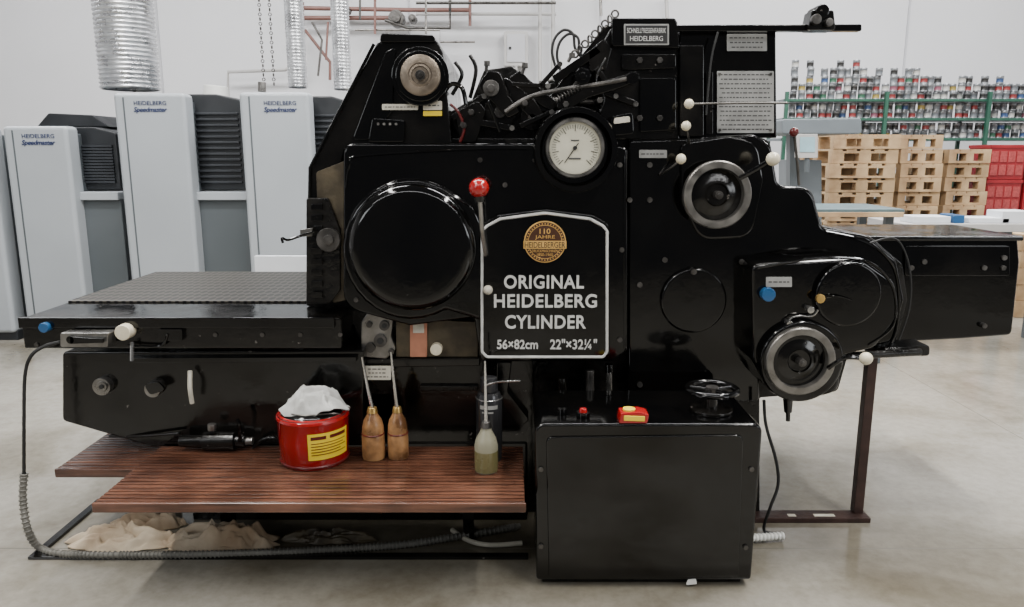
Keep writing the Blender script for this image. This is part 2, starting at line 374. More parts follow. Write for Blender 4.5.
def pad(px,py,r,y0,y1,name,mat=BLK,parent=P,e=.016):
    w=W(px,py,y0);k=S(py,y0)*r;pr=[(0,0),(k*.5,0),(k-e*1.3,0)]
    for i in range(9):
        a=PI/2*i/8;pr.append((k-e+e*math.sin(a),e-e*math.cos(a)))
    pr.append((k,max(e,y1-y0)));return pt(name,MB().lathe(w,(0,1,0),pr,64),mat,0,parent,ang=60)
td=[]
for i in range(25):
    a=math.radians(52+(300-52)*i/24);td.append((411+69*math.cos(a),249-71*math.sin(a)))
td+= [(466,316),(483,322),(483,226),(474,206)]
tdp=pt('teardrop_cover',MB().poly(td,2.65,2.69),BLK,.016,bseg=4)
pad(411,249,65,2.60,2.66,'round_gear_face',parent=tdp,e=.04)
g=dome(576,150,43,2.6,2.69,'gauge_housing',inner=.8,dep=.5)
gw=W(575,148,2.61);ks=S(148,2.61)
pt('gauge_bezel',MB().lathe((gw.x,2.6,gw.z),(0,1,0),[(25.5*ks,.006),(26*ks,0),(29*ks,0),(30*ks,.01),(30*ks,.04)],48),STL,0,g)
pt('dial',MB().cyl((gw.x,2.612,gw.z),(gw.x,2.65,gw.z),27*ks,seg=40),DIAL,0,g)
m=MB()
for i in range(41):
    a=math.radians(225-270*i/40);r0=(19 if i%5 else 16.5)*ks;r1=23*ks
    m.bar(Vector((gw.x+r0*math.cos(a),2.6105,gw.z+r0*math.sin(a))),Vector((gw.x+r1*math.cos(a),2.6105,gw.z+r1*math.sin(a))),.0012 if i%5 else .0022,.001)
pt('dial_ticks',m,INK,0,g)
a=math.radians(235)
pt('needle',MB().bar((gw.x-.02*math.cos(a),2.609,gw.z-.02*math.sin(a)),(gw.x+.06*math.cos(a),2.609,gw.z+.06*math.sin(a)),.003,.001).cyl((gw.x,2.606,gw.z),(gw.x,2.611,gw.z),.007),INK,0,g)
pt('dial_script',MB().bar((gw.x-.02,2.6105,gw.z-.035),(gw.x+.02,2.6105,gw.z-.035),.005,.0008).bar((gw.x-.014,2.6105,gw.z+.025),(gw.x+.014,2.6105,gw.z+.025),.004,.0008),FIN,0,g)
# nameplate
NP=[(482,231),(487,226,4),(500,219,10),(545,213,30),(590,219,10),(603,226,4),(607,231),(607,352,5),(603,357,3),(487,357,4),(482,352,4)]
door=pt('nameplate_door',MB().poly([(x+(-3 if x<545 else 3 if x>545 else 0),y+(-4 if y<300 else 3),*r) for x,y,*r in NP],2.645,2.69,seg=8),BLK,.008)
pt('silver_border',MB().tube([W(x,y,2.643) for x,y in rnd(NP,6)],.0052,6,smooth=False,closed=True),SLV,0,door)
YT=2.643
text('ORIGINAL',(504,275,584,288.5),YT,SLV,door,.005,.022,sp=1.08)
text('HEIDELBERG',(494,294,597,307.5),YT,SLV,door,.005,.022,sp=1.08)
text('CYLINDER',(505,315,586,328.5),YT,SLV,door,.005,.022,sp=1.08)
text('56×82cm',(497,339.5,538,349),YT,SLV,door,.003,.02)
text('22"×32¼"',(550,339,597,349.5),YT,SLV,door,.003,.02)
md=pt('medallion',MB().disc(545,242,21,2.634,2.65,40),GLD,.002)
YM=2.6325
pt('medallion_face',MB().disc(545,242,19.8,YM,YM+.002,40),BRN,0,md)
mw=W(545,242,YM);km=S(242,YM)
pt('medallion_ring',MB().ring((mw.x,YM,mw.z),(0,1,0),16.8*km,.001,40,6),GLD,0,md)
text('110',(539.5,228.6,550.5,233.8),YM,GLD,md,.001,.01)
text('JAHRE',(535,235.2,555,239.6),YM,GLD,md,.001,.0)
pt('medallion_band',MB().poly([(523.5,240.8),(566.5,240.8),(566.5,248.8),(523.5,248.8)],YM-.002,YM+.001),GLD,0,md)
text('HEIDELBERGER',(524.8,242,565.2,247.8),YM-.0022,INK,md,.0006,.0)
text('DRUCKMASCHINEN',(532,249.6,558,252.2),YM,GLD,md,.001,.0)
text('1850-1960',(537,253.2,553,256),YM,GLD,md,.001,.0)
m=MB()
for k_ in range(40):
    a=2*PI*k_/40;m.bar((mw.x+17.5*km*math.cos(a),YM-.0002,mw.z+17.5*km*math.sin(a)),(mw.x+19*km*math.cos(a),YM-.0002,mw.z+19*km*math.sin(a)),.003,.001)
pt('medallion_rays',m,GLD,0,md)
pt('door_knob',MB().sph(W(488,290,2.63),.017),TAG,0)
rl=pt('clutch_lever',MB().tube([W(486,255,2.63),W(482,230,2.58),W(480,198,2.55)],.008),STL,0)
pt('red_ball',MB().sph(W(479,188,2.55),.034,24),RED,0,rl)
pt('lever_collar',MB().cyl(W(480,202,2.55),W(480,196,2.55),.016,.02),BLK,0,rl)
for x,y in ((356,300),(620,165),(620,340),(622,250),(480,160),(535,160),(505,185),(630,200)): pt('screw',MB().disc(x,y,2.6,2.672,2.685,10),STD,0)
# right panel
rp=pt('right_cover',MB().poly([(628,140),(690,138,4),(755,134,10),(772,146,14),(778,186,10),(812,187,20),(822,228,8),(868,236,14),(897,260,12),(905,300,10),(893,342,10),(850,352),(760,352),(760,402,6),(628,402)],2.74,2.82,seg=8),BLK,.014,bseg=3)
pt('corner_boss',MB().poly([(681,143,10),(730,136,14),(758,142,20),(764,180,30),(752,238,20),(700,240,20),(681,200,10)],2.72,2.75,seg=8),BLK,.01,rp)
def wheel(px,py,r,ri,Y,name):
    w=W(px,py,Y);k=S(py,Y)
    a=pt(name,MB().lathe(w,(0,1,0),[(ri*k,.008),(ri*k+.002,0),(r*k-.004,0),(r*k,.004),(r*k,.03),(ri*k,.03),(ri*k,.008)],56),WHL,0)
    pt('wheel_dish',MB().lathe(w,(0,1,0),[(0,.02),(ri*k*.4,.018),(ri*k*.45,.012),(ri*k*.6,.014),(ri*k*.9,.03),(ri*k,.03),(ri*k,.07),(0,.07)],40),BLK2,0,a)
    pt('wheel_hub',MB().cyl((w.x,Y-.018,w.z),(w.x,Y+.03,w.z),.014,seg=16).cyl((w.x,Y-.024,w.z),(w.x,Y-.016,w.z),.007,seg=12),STD,.001,a)
    return a
w1=wheel(718,195,34,26,2.64,'adjusting_wheel')
pt('wheel_handle',MB().tube([W(740,178,2.63),W(755,170,2.60),W(768,162,2.58)],.009),BLK,0,w1)
pt('ball_grip',MB().sph(W(773,159,2.57),.023),CRM,0,w1)
w2=wheel(801,362,35,27,2.56,'adjusting_wheel')
pt('wheel_handle',MB().tube([W(828,368,2.55),W(845,358,2.51),W(860,358,2.49)],.008),BLK,0,w2)
pt('ball_grip',MB().sph(W(866,358.5,2.48),.022),CRM,0,w2)
pt('wheel_shaft',MB().cyl(W(718,195,2.66),W(718,195,2.66)+Vector((0,.09,0)),.05),BLK,0)
pad(694,301,33,2.72,2.75,'round_inspection_cover',e=.008)
pt('cover_pivot',MB().disc(694,272,3,2.70,2.74,12),STD,0)
for x,y in ((650,200),(640,285),(665,260),(742,262),(750,330),(640,385),(650,165)): pt('screw',MB().disc(x,y,2.8,2.732,2.745,10),STD,0)
cl=pt('control_housing',MB().poly([(752,264,8),(862,258,20),(896,282,16),(900,318,16),(875,348,14),(842,356,6),(840,392,16),(800,402,20),(772,394,12),(752,360,8)],2.62,2.76,seg=8),BLK,.014,bseg=3)
pad(802,362,42,2.585,2.63,'cluster_disc',parent=cl,e=.01)
pad(849,295,33,2.595,2.63,'round_gear_cover',e=.008)
pt('arc_lip',MB().tube([W(x,y,2.62) for x,y in ((757,268),(820,258),(868,262),(893,288),(893,325),(868,345))],.005),BLK,0,cl)
pt('arc_lip',MB().tube([W(x,y,2.738) for x,y in ((826,232),(866,242),(892,264),(899,296),(896,330),(886,352))],.005),BLK,0)
plate((766,277,792,287),2.612,TAGS,1)
pt('blue_knob',MB().disc(769,295,7,2.59,2.62),BLU,.003)
pt('pointer_knob',MB().disc(821,299,4.5,2.575,2.59),BRS,.002)
pt('pointer_arm',MB().tube([W(821,299,2.58),W(836,296,2.578),W(852,300,2.578)],.0025),BLK,0)
pt('linkage_wire',MB().tube([W(x,y,2.60) for x,y in ((787,326),(791,318),(800,316),(812,316),(818,310))],.0035),CHR,0)
pt('linkage_pin',MB().disc(811,310,3.5,2.59,2.62),CHR,.001);pt('linkage_pin',MB().disc(790,324,3,2.59,2.62),CHR,.001)
pt('drain_nozzle',MB().cyl(W(788,398,2.66),W(788,412,2.66),.018,.014).cyl(W(788,412,2.66),W(788,421,2.66),.008),BLK2,.001)
pt('side_shaft',MB().cyl(W(830,357,2.66),W(920,352,2.74),.014),DRK,0)
def lev(pts,br,bm_,r=.004,name='control_lever'):
    a=pt(name,MB().tube([W(*p) for p in pts],r),STD,0)
    pt('ball_grip',MB().sph(W(*pts[-1]),br),bm_,0,a)
lev([(660,175,2.73),(672,167,2.68),(681,159,2.66)],.018,CRM)
lev([(690,145,2.73),(688,136,2.68),(686,126,2.66)],.017,CRM)
lev([(788,103,2.66),(740,103,2.66),(689,104,2.66)],.017,CRM)
lev([(799,185,2.74),(797,160,2.72),(794,132,2.70)],.016,DRED,.005)
plate((639,150,667,158),2.735,TAGS,1)
# upper structures
ub=pt('upper_housing',MB().poly([(600,47,5),(614,22,6),(678,20,3),(680,140),(600,140)],2.78,3.2),BLK2,.008)
pt('housing_top',MB().poly([(612,18,3),(676,18,3),(680,48,3),(612,46,3)],2.74,2.79),BLK,.004)
pt('housing_rib',MB().poly([(622,54,3),(676,54,3),(676,68,3),(622,70,3)],2.755,2.785),BLK2,.003)
pt('housing_rib',MB().poly([(640,78,3),(676,78,3),(676,130,3),(640,132,3)],2.76,2.785),BLK,.003)
k=pt('maker_plate',MB().poly([(624,24,1),(669,24,1),(669,45,1),(624,45,1)],2.733,2.738),TAGS,.0006)
pt('plate_field',MB().poly([(625.5,25.5),(667.5,25.5),(667.5,43.5),(625.5,43.5)],2.7325,2.734),INK,0,k)
text('SCHNELLPRESSENFABRIK',(627,28,666,33),2.732,SLV,k,.0006,.0)
text('HEIDELBERG',(630,36,663,41),2.732,SLV,k,.0006,.0)
pt('right_tower_plate',MB().poly([(680,26,2),(776,30,3),(777,138),(680,138)],2.80,3.1),BLK,.006)
pt('tower_rail',MB().poly([(680,45),(704,45),(704,136),(680,136)],2.76,2.8),BLK2,.004)
pt('tower_rail',MB().poly([(706,72),(713,72),(713,134),(706,134)],2.77,2.8),BLK2,.002)
plate((727,34,767,51),2.79,TAGS,3)
plate((717,71,774,133),2.79,TAGS,13)
for x,y in ((720,74),(771,74),(720,130),(771,130)): pt('rivet',MB().disc(x,y,1.4,2.785,2.792,8),STD,0)
pt('guide_bar',MB().poly([(676,25),(862,24,2),(862,31,2),(676,31)],2.74,2.77),BLK,.003)
pt('bar_clamp',MB().poly([(812,10,3),(834,10,3),(836,30,3),(808,30,3)],2.72,2.79).disc(823,11,7,2.71,2.80,18),BLK2,.004)
pt('clamp_knob',MB().disc(817,19,5,2.70,2.72),STD,.002);pt('clamp_knob',MB().disc(830,22,4,2.70,2.72),STD,.002)
pt('hanging_cord',MB().tube([W(x,y,2.73) for x,y in ((718,32),(712,55),(709,80),(706,115))],.004),RBK,0)
pt('roller_bank',MB().poly([(448,143),(450,112,4),(470,100,5),(500,96,4),(520,100,4),(545,100),(600,100),(600,143)],2.86,3.4),DRK,.006)
pt('back_yoke',MB().poly([(470,104),(484,70,4),(512,66,4),(540,88,4),(580,70,4),(602,56,4),(602,110),(470,110)],2.95,3.05),DRK,.006)
for (x,y,r) in ((466,122,14),(500,112,16),(532,118,12)):
    k=pt('roller_end',MB().disc(x,y,r,2.80,3.3,24),DRK,.004);pt('roller_axle',MB().disc(x,y,r*.35,2.78,2.81,14),STD,.001,k)
for Z_ in ((452,95,462,75,455,62),(470,98,476,70,470,55)):
    pt('stud_post',MB().tube([W(Z_[0],Z_[1],2.85),W(Z_[2],Z_[3],2.85),W(Z_[4],Z_[5],2.85)],.007),DRK,0)
k=pt('swing_arm',MB().poly([(478,85,4),(488,70,5),(500,72,5),(508,95,4),(520,112,3),(508,118,3),(492,102,3)],2.74,2.79),BLK2,.005)
pt('arm_knob',MB().disc(491,88,8,2.72,2.74).disc(491,88,4,2.70,2.72),STD,.002,k)
pt('swing_arm',MB().poly([(500,72,4),(535,100,4),(545,116,3),(536,124,3),(512,100,4)],2.78,2.83),BLK2,.005)
pt('curved_bracket',MB().poly([(560,96,6),(590,84,8),(634,72,5),(640,80,4),(620,88,5),(588,98,8),(566,112,5),(556,108,4)],2.7,2.74,seg=8),BLK2,.005)
k=pt('long_rod',MB().tube([W(x,y,2.70) for x,y in ((505,112),(530,97),(560,90),(600,84),(632,78))],.008),STD,0)
pt('rod_end',MB().disc(633,78,6.5,2.685,2.72,20),BLK,.002,k)
pt('rod_boss',MB().disc(583,76,8,2.69,2.75,20).disc(583,76,4,2.68,2.69,12),BLK,.002)
pt('rod_link',MB().bar(W(583,76,2.72),W(560,108,2.72),.02,.012),STD,.002)
pt('diagonal_rail',MB().poly([(530,112),(548,98),(606,24),(620,30),(572,112)],2.82,2.9),BLK2,.004)
pt('diagonal_rail',MB().poly([(552,76),(596,46),(602,52),(556,84)],2.76,2.8),BLK2,.003)
pt('ratchet_arm',MB().poly([(508,78,4),(520,70,4),(530,80,4),(560,104,4),(552,112,4),(520,92,4)],2.80,2.84),BLK2,.004)
for a_,b_,w_ in (((452,118),(484,96),.02),((478,122),(512,128),.022),((520,126),(552,112),.018),((540,86),(560,64),.016),((596,68),(616,96),.018),((604,92),(636,104),.02),((512,84),(548,86),.014)):
    k=pt('linkage_bar',MB().bar(W(*a_,2.76),W(*b_,2.76),w_,.014),BLK2,.003)
    pt('link_pin',MB().disc(*b_,2.6,2.742,2.76,10),STL,0,k)
for a_,b_ in (((486,72),(487,62)),((522,74),(525,64)),((568,62),(572,54)),((542,96),(542,82))):
    pt('adjusting_screw',MB().cyl(W(*a_,2.8),W(*b_,2.8),.006),STD,0)
    pt('wing_nut',MB().cyl(W(b_[0],b_[1]+4,2.8),W(b_[0],b_[1]-1,2.8),.012,seg=6),STD,.001)
pt('spring_coil',(lambda m:[m.ring(W(556+i*3,100-i*1.6,2.70),(1,0,.4),.010,.0025,12,5) for i in range(9)] and m)(MB()),STD,0)
m=MB()
for i in range(9):
    x=575+i*5;y=54-i*5;m.ring(W(x,y,2.79),(1,.5,.3) if i%2 else (.3,1,.3),.012,.0035,12,6)
pt('drive_chain',m,STD,0)
for dx,dy in ((0,0),(5,4)):
    pt('air_hose',MB().tube([W(x+dx,y+dy,2.85) for x,y in ((556,68),(552,52),(555,38),(564,30),(573,34),(575,48),(582,58))],.005),RBK,0)
pt('cross_shaft',MB().cyl(W(545,100,2.82),W(612,104,2.82),.012),STD,0)
pt('cross_shaft',MB().cyl(W(548,82,2.9),W(610,60,2.9),.008),STD,0)
pt('adjuster_block',MB().poly([(588,52,3),(604,38,3),(612,48,3),(606,70,3),(590,72,3)],2.76,2.82),BLK2,.004)
pt('counter_dial',MB().poly([(611,116,4),(633,112,4),(634,134,4),(612,136,4)],2.67,2.76),BLK,.004)
pt('counter_face',MB().poly([(614,118,5),(630,116,4),(630,122),(614,124)],2.664,2.67),TAG,.001)
pt('front_bracket',MB().poly([(455,112,4),(478,100,5),(486,110,4),(476,142,3),(460,142,3)],2.75,2.8),BLK2,.005)
for x,y in ((463,125),(471,112),(525,103),(600,100),(566,104),(640,60),(660,60),(640,118),(660,118)):
    pt('hex_nut',MB().disc(x,y,3.2,2.69 if x<620 else 2.745,2.8,6),STD,.001)
pt('oil_pipe',MB().tube([W(x,y,2.73) for x,y in ((450,104),(458,112),(464,128),(460,142))],.005),DRED,0)
pt('oil_pipe',MB().tube([W(x,y,2.73) for x,y in ((606,58),(596,80),(604,98),(600,112))],.004),DRK,0)
pt('spring_rod',MB().tube([W(x,y,2.70) for x,y in ((488,102),(494,116),(500,132))],.006),BLK,0)
pt('cover_spout',MB().tube([W(x,y,2.72) for x,y in ((444,92),(452,84),(462,88),(466,104))],.008),BLK,0)
# lower-centre details
k=pt('gear_bracket',MB().poly([(361,322,5),(368,312,5),(384,311,5),(393,320,5),(391,336,3),(396,350,5),(386,359,4),(361,357,4)],2.72,2.76),STL,.005)
for x,y,r in ((370,348,5),(384,326,5),(380,341,6.5),(369,325,3),(391,352,3)):
    j=pt('bracket_ring',MB().disc(x,y,r,2.708,2.722,18),STD,.001,k)
pt('bracket_hole',MB().disc(380,341,3.2,2.704,2.71,14),INK,0,k);pt('bracket_hole',MB().disc(384,326,2.4,2.704,2.71,14),INK,0,k)
pt('brown_guard',MB().poly([(396,318),(478,322),(478,357),(396,357)],2.735,2.76),TAN,.003)
k=pt('copper_tag',MB().poly([(410,320,1),(427,320,1),(427,357,1),(410,357,1)],2.725,2.735),COP,.001)
pt('tag_strip',MB().poly([(413,324),(424,324),(424,333),(413,333)],2.723,2.725),TAG,0,k)
pt('cream_knob',MB().disc(436,350,6,2.70,2.735),CRM,.003)
plate((364,366,391,380),2.70,TAG,3)
pt('tie_bar',MB().poly([(360,359),(480,358),(480,366),(360,368)],2.72,2.80),BLK2,.004)
pt('tie_bar',MB().poly([(420,386),(478,386),(478,391),(420,391)],2.75,2.80),DRK,.003)
pt('kink_arm',MB().poly([(497,362,3),(512,362,3),(508,392,4),(530,420,4),(520,428,4),(496,398,4)],2.72,2.78),BLK2,.005)
pt('valve_stub',MB().cyl(W(590,402,2.68),W(590,370,2.68),.016),STD,.002)
pt('valve_stub',MB().cyl(W(609,398,2.7),W(609,372,2.7),.012),STL,.002)
pt('valve_cap',MB().cyl(W(609,372,2.7),W(609,364,2.7),.016),BLK,.002)
pt('spring_stub',MB().cyl(W(563,408,2.68),W(562,378,2.68),.02,.016),BLK2,.002)
pt('foot_valve',MB().cyl(W(180,441,2.62),W(246,441,2.62),.022).cyl(W(204,441,2.62),W(236,441,2.62),.035),BLK2,.004)
pt('foot_valve_lever',MB().tube([W(240,441,2.6),W(240,428,2.59),W(237,419,2.59)],.008),BLK,0)
pt('foot_valve_cap',MB().cyl(W(212,430,2.61),W(212,424,2.61),.015),STL,.001);pt('foot_valve_cap',MB().cyl(W(246,441,2.62),W(253,441,2.62),.014),STL,.001)
pt('feed_pipe',MB().tube([W(x,y,2.64) for x,y in ((250,452),(262,440),(275,438),(282,446))],.006),DRK,0)
pt('feed_pipe',MB().tube([W(180,433,2.64),W(140,436,2.66),W(110,436,2.7)],.006),DRK,0)
pt('right_base',MB().box(.7,.9,2.85,3.4,0,.7),DRK,.01)
# right-hand feed table
fb=pt('feed_table_box',MB().poly([(862,240,6),(1018,238,4),(1020,262,4),(1012,335,6),(960,339,8),(902,342,6),(862,330)],2.95,3.45,seg=7),BLK,.008,bseg=3)
zt=W(900,236,2.93).z
pt('feed_table_top',MB().box(1.2,1.98,2.93,3.42,zt-.02,zt),BLK2,.006,fb)
pt('feed_panel_lip',MB().poly([(905,246,2),(1010,246,2),(1010,276,3),(905,276,3)],2.938,2.96),BLK,.003,fb)
for x,y in ((912,268),(985,268),(1005,258),(1004,268),(985,326),(925,262)): pt('screw',MB().disc(x,y,2.6,2.93,2.95,10),STD,0)
pt('curved_guard_pipe',MB().tube([W(x,y,2.72) for x,y in ((870,243),(893,238),(905,252),(911,280),(909,310),(899,340))],.0035),RBK,0)
pt('guard_rail_bracket',MB().poly([(876,347,3),(930,345,4),(930,356,4),(876,358,2)],2.75,2.85),BLK2,.004)
xp=W(872,360,2.76).x
k=pt('support_post',MB().box(xp-.018,xp+.018,2.75,2.786,.02,W(872,350,2.76).z),RST,.002)
g0=G(757,521);pt('support_foot',MB().box(g0.x-.02,xp+.03,2.71,2.78,0,.02),RST,.002,k)
for t_,w_ in ((.3,.03),(.55,.08)):
    x=g0.x+(xp-g0.x)*t_;pt('paint_mark',MB().box(x,x+w_,2.725,2.745,.0202,.021),TAG,0,k)
pt('knob_cluster',MB().cyl(W(884,352,2.74),W(900,350,2.74),.02,.012),DRK,.002)
# floor frame
a=G(30,558);b=G(528,553)
tag(MB().box(a.x,b.x,2.44,2.47,0,.012).box(a.x,a.x+.03,2.47,2.9,0,.012).build('floor_rail',BLK2,None,.002),'flat black steel strip framing the floor before the ribbed step board','floor rail')
# ================================================================= footboards
def board(name,x0,x1,y0,y1,z,label):
    e=empty(name,((x0+x1)/2,(y0+y1)/2,0),label,'step board','ribbed wooden step boards')
    m=MB();n=int((y1-y0)/.025);p=(y1-y0)/n
    for i in range(n): m.box(x0,x1,y0+i*p+.003,y0+(i+1)*p-.003,z-.01,z)
    m.build('ribbed_tread',WOD,e,.002)
    MB().box(x0+.005,x1-.005,y0+.005,y1-.005,z-.03,z-.008).build('deck_base',DRK,e,.002)
    MB().box(x0-.004,x1+.004,y0-.012,y0,z-.032,z+.001).build('front_edge',WOD,e,.005,3)
    for x in (x0+.25,x1-.2):
        MB().box(x-.02,x+.02,y0+.1,y1-.02,z-.07,z-.03).box(x-.02,x+.02,y1-.08,y1-.03,0,z-.03).build('support_bracket',BLK2,e,.003)
    return e
board('footboard',-1.3,.04,2.2,2.66,.335,'long brown ribbed wooden step board carrying the red can and oil bottles')
board('footboard',-1.62,-1.22,2.54,2.92,.3,'short dark ribbed step board under the far left end of the press')
# ================================================================= cabinet
C=empty('control_cabinet',(.425,2.43,0),'low black steel control cabinet standing on the floor before the press','cabinet')
MB().prism(rnd([(.08,.025,.012),(.785,.025,.012),(.79,.565,.035),(.072,.565,.035)],6),2.27,2.62).build('cabinet_body',BLK,C,.016,4)
MB().box(.1,.76,2.3,2.6,0,.03).build('plinth',DRK,C,.003)
MB().poly([(546,437,8),(744,435,8),(739,577,3),(549,579,3)],2.263,2.272).build('access_door',BLK,C,.005,3)
for x,y in ((541,470),(541,547),(752,470),(746,548)): MB().disc(x,y,2.5,2.262,2.272,10).build('screw',STD,C,.001)
MB().poly([(688,580,1),(696,579,1),(697,584,1),(686,585,1)],2.2685,2.272).build('worn_paint_patch',WHT,C,0)
g=G(583,417,.565);MB().cyl(g,g+Vector((0,0,.018)),.022).build('button_ring',BLK,C,.002)
MB().cyl(g+Vector((0,0,.016)),g+Vector((0,0,.03)),.014,.011).build('red_button',RED,C,.002)
g=G(562,414,.565);MB().cyl(g,g+Vector((0,0,.02)),.015).build('button_ring',BLK,C,.002)
g=G(711,411,.565)
hw=MB().cyl(g,g+Vector((0,0,.065)),.022,.016).build('wheel_pedestal',BLK2,C,.002)
hw2=MB().ring(g+Vector((0,0,.075)),(0,0,1),.078,.011).build('hand_wheel',BLK,C,0)
m=MB()
for i in range(5):
    a=2*PI*i/5+.3;m.cyl(g+Vector((0,0,.072)),g+Vector((.076*math.cos(a),.076*math.sin(a),.075)),.007)
m.build('spokes',BLK,hw2,0);MB().cyl(g+Vector((0,0,.06)),g+Vector((0,0,.085)),.02).build('hub',STD,hw2,.002)
MB().cyl(g,g+Vector((0,0,.012)),.07).build('wheel_base_flange',BLK2,C,.003)
g=G(632,421,.565);T=empty('tape_dispenser',g,'small red box with yellow band lying on the black cabinet','box')
MB().prism([(g.x-.045,g.z),(g.x+.045,g.z),(g.x+.05,g.z+.03),(g.x+.02,g.z+.038),(g.x-.04,g.z+.034)],g.y-.025,g.y+.035).build('red_shell',RED,T,.005)
MB().prism([(g.x-.03,g.z+.01),(g.x+.036,g.z+.008),(g.x+.036,g.z+.025),(g.x-.03,g.z+.027)],g.y-.0275,g.y-.02).build('yellow_band',YEL,T,.002)
MB().cyl((g.x-.01,g.y+.005,g.z+.034),(g.x-.01,g.y+.005,g.z+.041),.02).build('inner_roll',YEL,T,.001)
# ================================================================= items on board
ZB=.336
g=G(307,471,ZB)+Vector((0,.11,0))
R=empty('safety_can',g,'round red metal safety can with yellow label on the step board','can')
MB().lathe(g,(0,0,1),[(0,0),(.112,0),(.117,.008),(.120,.09),(.123,.158),(.126,.164),(.124,.172),(.11,.178),(0,.178)],44).build('can_body',RED,R,0)
MB().ring(g+Vector((0,0,.012)),(0,0,1),.116,.005,44,6).build('base_ring',DRED,R,0)
MB().ring(g+Vector((0,0,.172)),(0,0,1),.118,.004,44,6).build('top_rim',DRED,R,0)
MB().lathe(g+Vector((0,0,.178)),(0,0,1),[(.108,0),(.104,.004),(.05,.012),(0,.012)],40).build('lid',BLK2,R,0)
MB().cyl(g+Vector((0,0,.185)),g+Vector((0,0,.2)),.05,.045).cyl(g+Vector((0,0,.195)),g+Vector((0,0,.225)),.03).build('pump_plunger',BLK,R,.003)
def patch(m,g,r0,z0,z1,a0,a1,k=.002,n=12):
    for i in range(n):
        A=math.radians(a0+(a1-a0)*i/n);B=math.radians(a0+(a1-a0)*(i+1)/n)
        vs=[m.bm.verts.new((g.x+(r0[0 if z==z0 else 1]+k)*math.cos(t),g.y+(r0[0 if z==z0 else 1]+k)*math.sin(t),g.z+z)) for t,z in ((A,z0),(B,z0),(B,z1),(A,z1))]
        m.bm.faces.new(vs)
m=MB();patch(m,g,(.1190,.1225),.04,.135,-85,-12);lb=m.build('yellow_label',YEL,R,0)
m=MB();patch(m,g,(.122,.123),.113,.125,-80,-56,.002);patch(m,g,(.122,.123),.113,.125,-50,-18,.002)
for z,a1 in ((.098,-18),(.088,-24),(.078,-18),(.068,-30),(.058,-18)): patch(m,g,(.1213,.1213),z,z+.003,-80,a1,.002)
m.build('label_print',DRED,lb,0)
MB().tube([g+Vector((-.115,-.01,.155)),g+Vector((-.09,-.05,.185)),g+Vector((0,-.085,.19)),g+Vector((.09,-.05,.185)),g+Vector((.115,-.01,.155))],.003).build('wire_handle',STL,R,0)
def rag(name,c,sx,sy,h,seed,mat,label,drape=0,cat='rag',n=64,rot=0,fs=1,fine=.25):
    bm=bmesh.new();V=[];cr,sr=math.cos(rot),math.sin(rot)
    for i in range(n+1):
        row=[]
        for j in range(n+1):
            u=i/n*2-1;v=j/n*2-1
            ph=math.atan2(v,u);edge=1+.4*noise.noise(Vector((math.cos(ph)*2.2,math.sin(ph)*2.2,seed)))
            x=u*math.sqrt(1-v*v/2.3)*edge;y=v*math.sqrt(1-u*u/2.3)*edge
            q=Vector((x*1.7*fs+.5*noise.noise(Vector((x*2,y*2,seed+5))),y*1.2*fs,seed))
            r=min(1,math.hypot(u*math.sqrt(1-v*v/2),v*math.sqrt(1-u*u/2)))
            rd=(1-abs(noise.noise(q*1.3))*2.6);rd2=(1-abs(noise.noise(q*2.9+Vector((3,1,0))))*2.6);rd3=noise.noise(q*7)
            e=(1-r**4)
            z=h*(.35*(1-r*r)+e*(.5*max(0,rd)**1.5+fine*max(0,rd2)+.2*fine*rd3))
            if drape and r>.45: z-=drape*(r-.45)**1.2*(1+.9*noise.noise(q*1.6))*2
            elif not drape: z=max(z,.003)
            X=x*sx;Y_=y*sy
            row.append(bm.verts.new(c+Vector((X*cr-Y_*sr,X*sr+Y_*cr,z))))
        V.append(row)
    for i in range(n):
        for j in range(n): bm.faces.new((V[i][j],V[i+1][j],V[i+1][j+1],V[i][j+1]))
    me=bpy.data.meshes.new(name);bm.to_mesh(me);bm.free()
    for p in me.polygons:p.use_smooth=True
    me.materials.append(mat);o=bpy.data.objects.new(name,me);col.objects.link(o)
    s=o.modifiers.new('s','SOLIDIFY');s.thickness=.003;s.offset=1
    tag(o,label,cat);return o
rag('rag',g+Vector((.008,-.01,.226)),.115,.075,.04,3.3,RAGW,'crumpled greyish white rag draped over the red can',.04,fs=.75,fine=.35)
rag('rag',G(125,543),.2,.07,.075,8.1,RAG,'pale tan rag heaped on floor at the left under the step board',fs=.9)
rag('rag',G(225,546),.20,.07,.095,12.7,RAG,'large brown crumpled rag on floor below the red can',fs=.9)
rag('rag',G(150,526),.14,.05,.08,22.7,RAG,'small rag lying behind the tan rag near the press base',fs=.8)
rag('rag',G(330,540),.16,.04,.045,31.2,TAN,'flat dark oily rag on floor behind the grey conduit')
def oiler(px,py,r,h,tip,mat,label,prof=None):
    g=G(px,py,ZB);g.y+=r
    o=empty('oil_bottle',g,label,'oil bottle','oil bottles on the step board')
    prof=prof or [(0,0),(r*.92,0),(r*.98,.006),(r*1.0,h*.3),(r*.97,h*.52),(r*.93,h*.54),(r*.94,h*.58),(r*.9,h*.72),(r*.78,h*.84),(r*.5,h*.95),(r*.42,h),(0,h)]
    MB().lathe(g,(0,0,1),prof,28).build('bottle_body',mat,o,0)
    MB().cyl(g+Vector((0,0,h)),g+Vector((0,0,h+.02)),r*.5,r*.38).build('spout_cap',BRS if mat==OAK else STD,o,.002)
    if mat==OAK: MB().ring(g+Vector((0,0,h*.55)),(0,0,1),r*.94,.0025,28,6).build('seam_ring',DRED,o,0)
    t=W(tip[0],tip[1],g.y)
    MB().tube([g+Vector((0,0,h+.015)),g*.5+t*.5+Vector((0,0,h*.5)),t],lambda u:.0075-.004*u).build('spout',CHR,o,0)
    return o,g
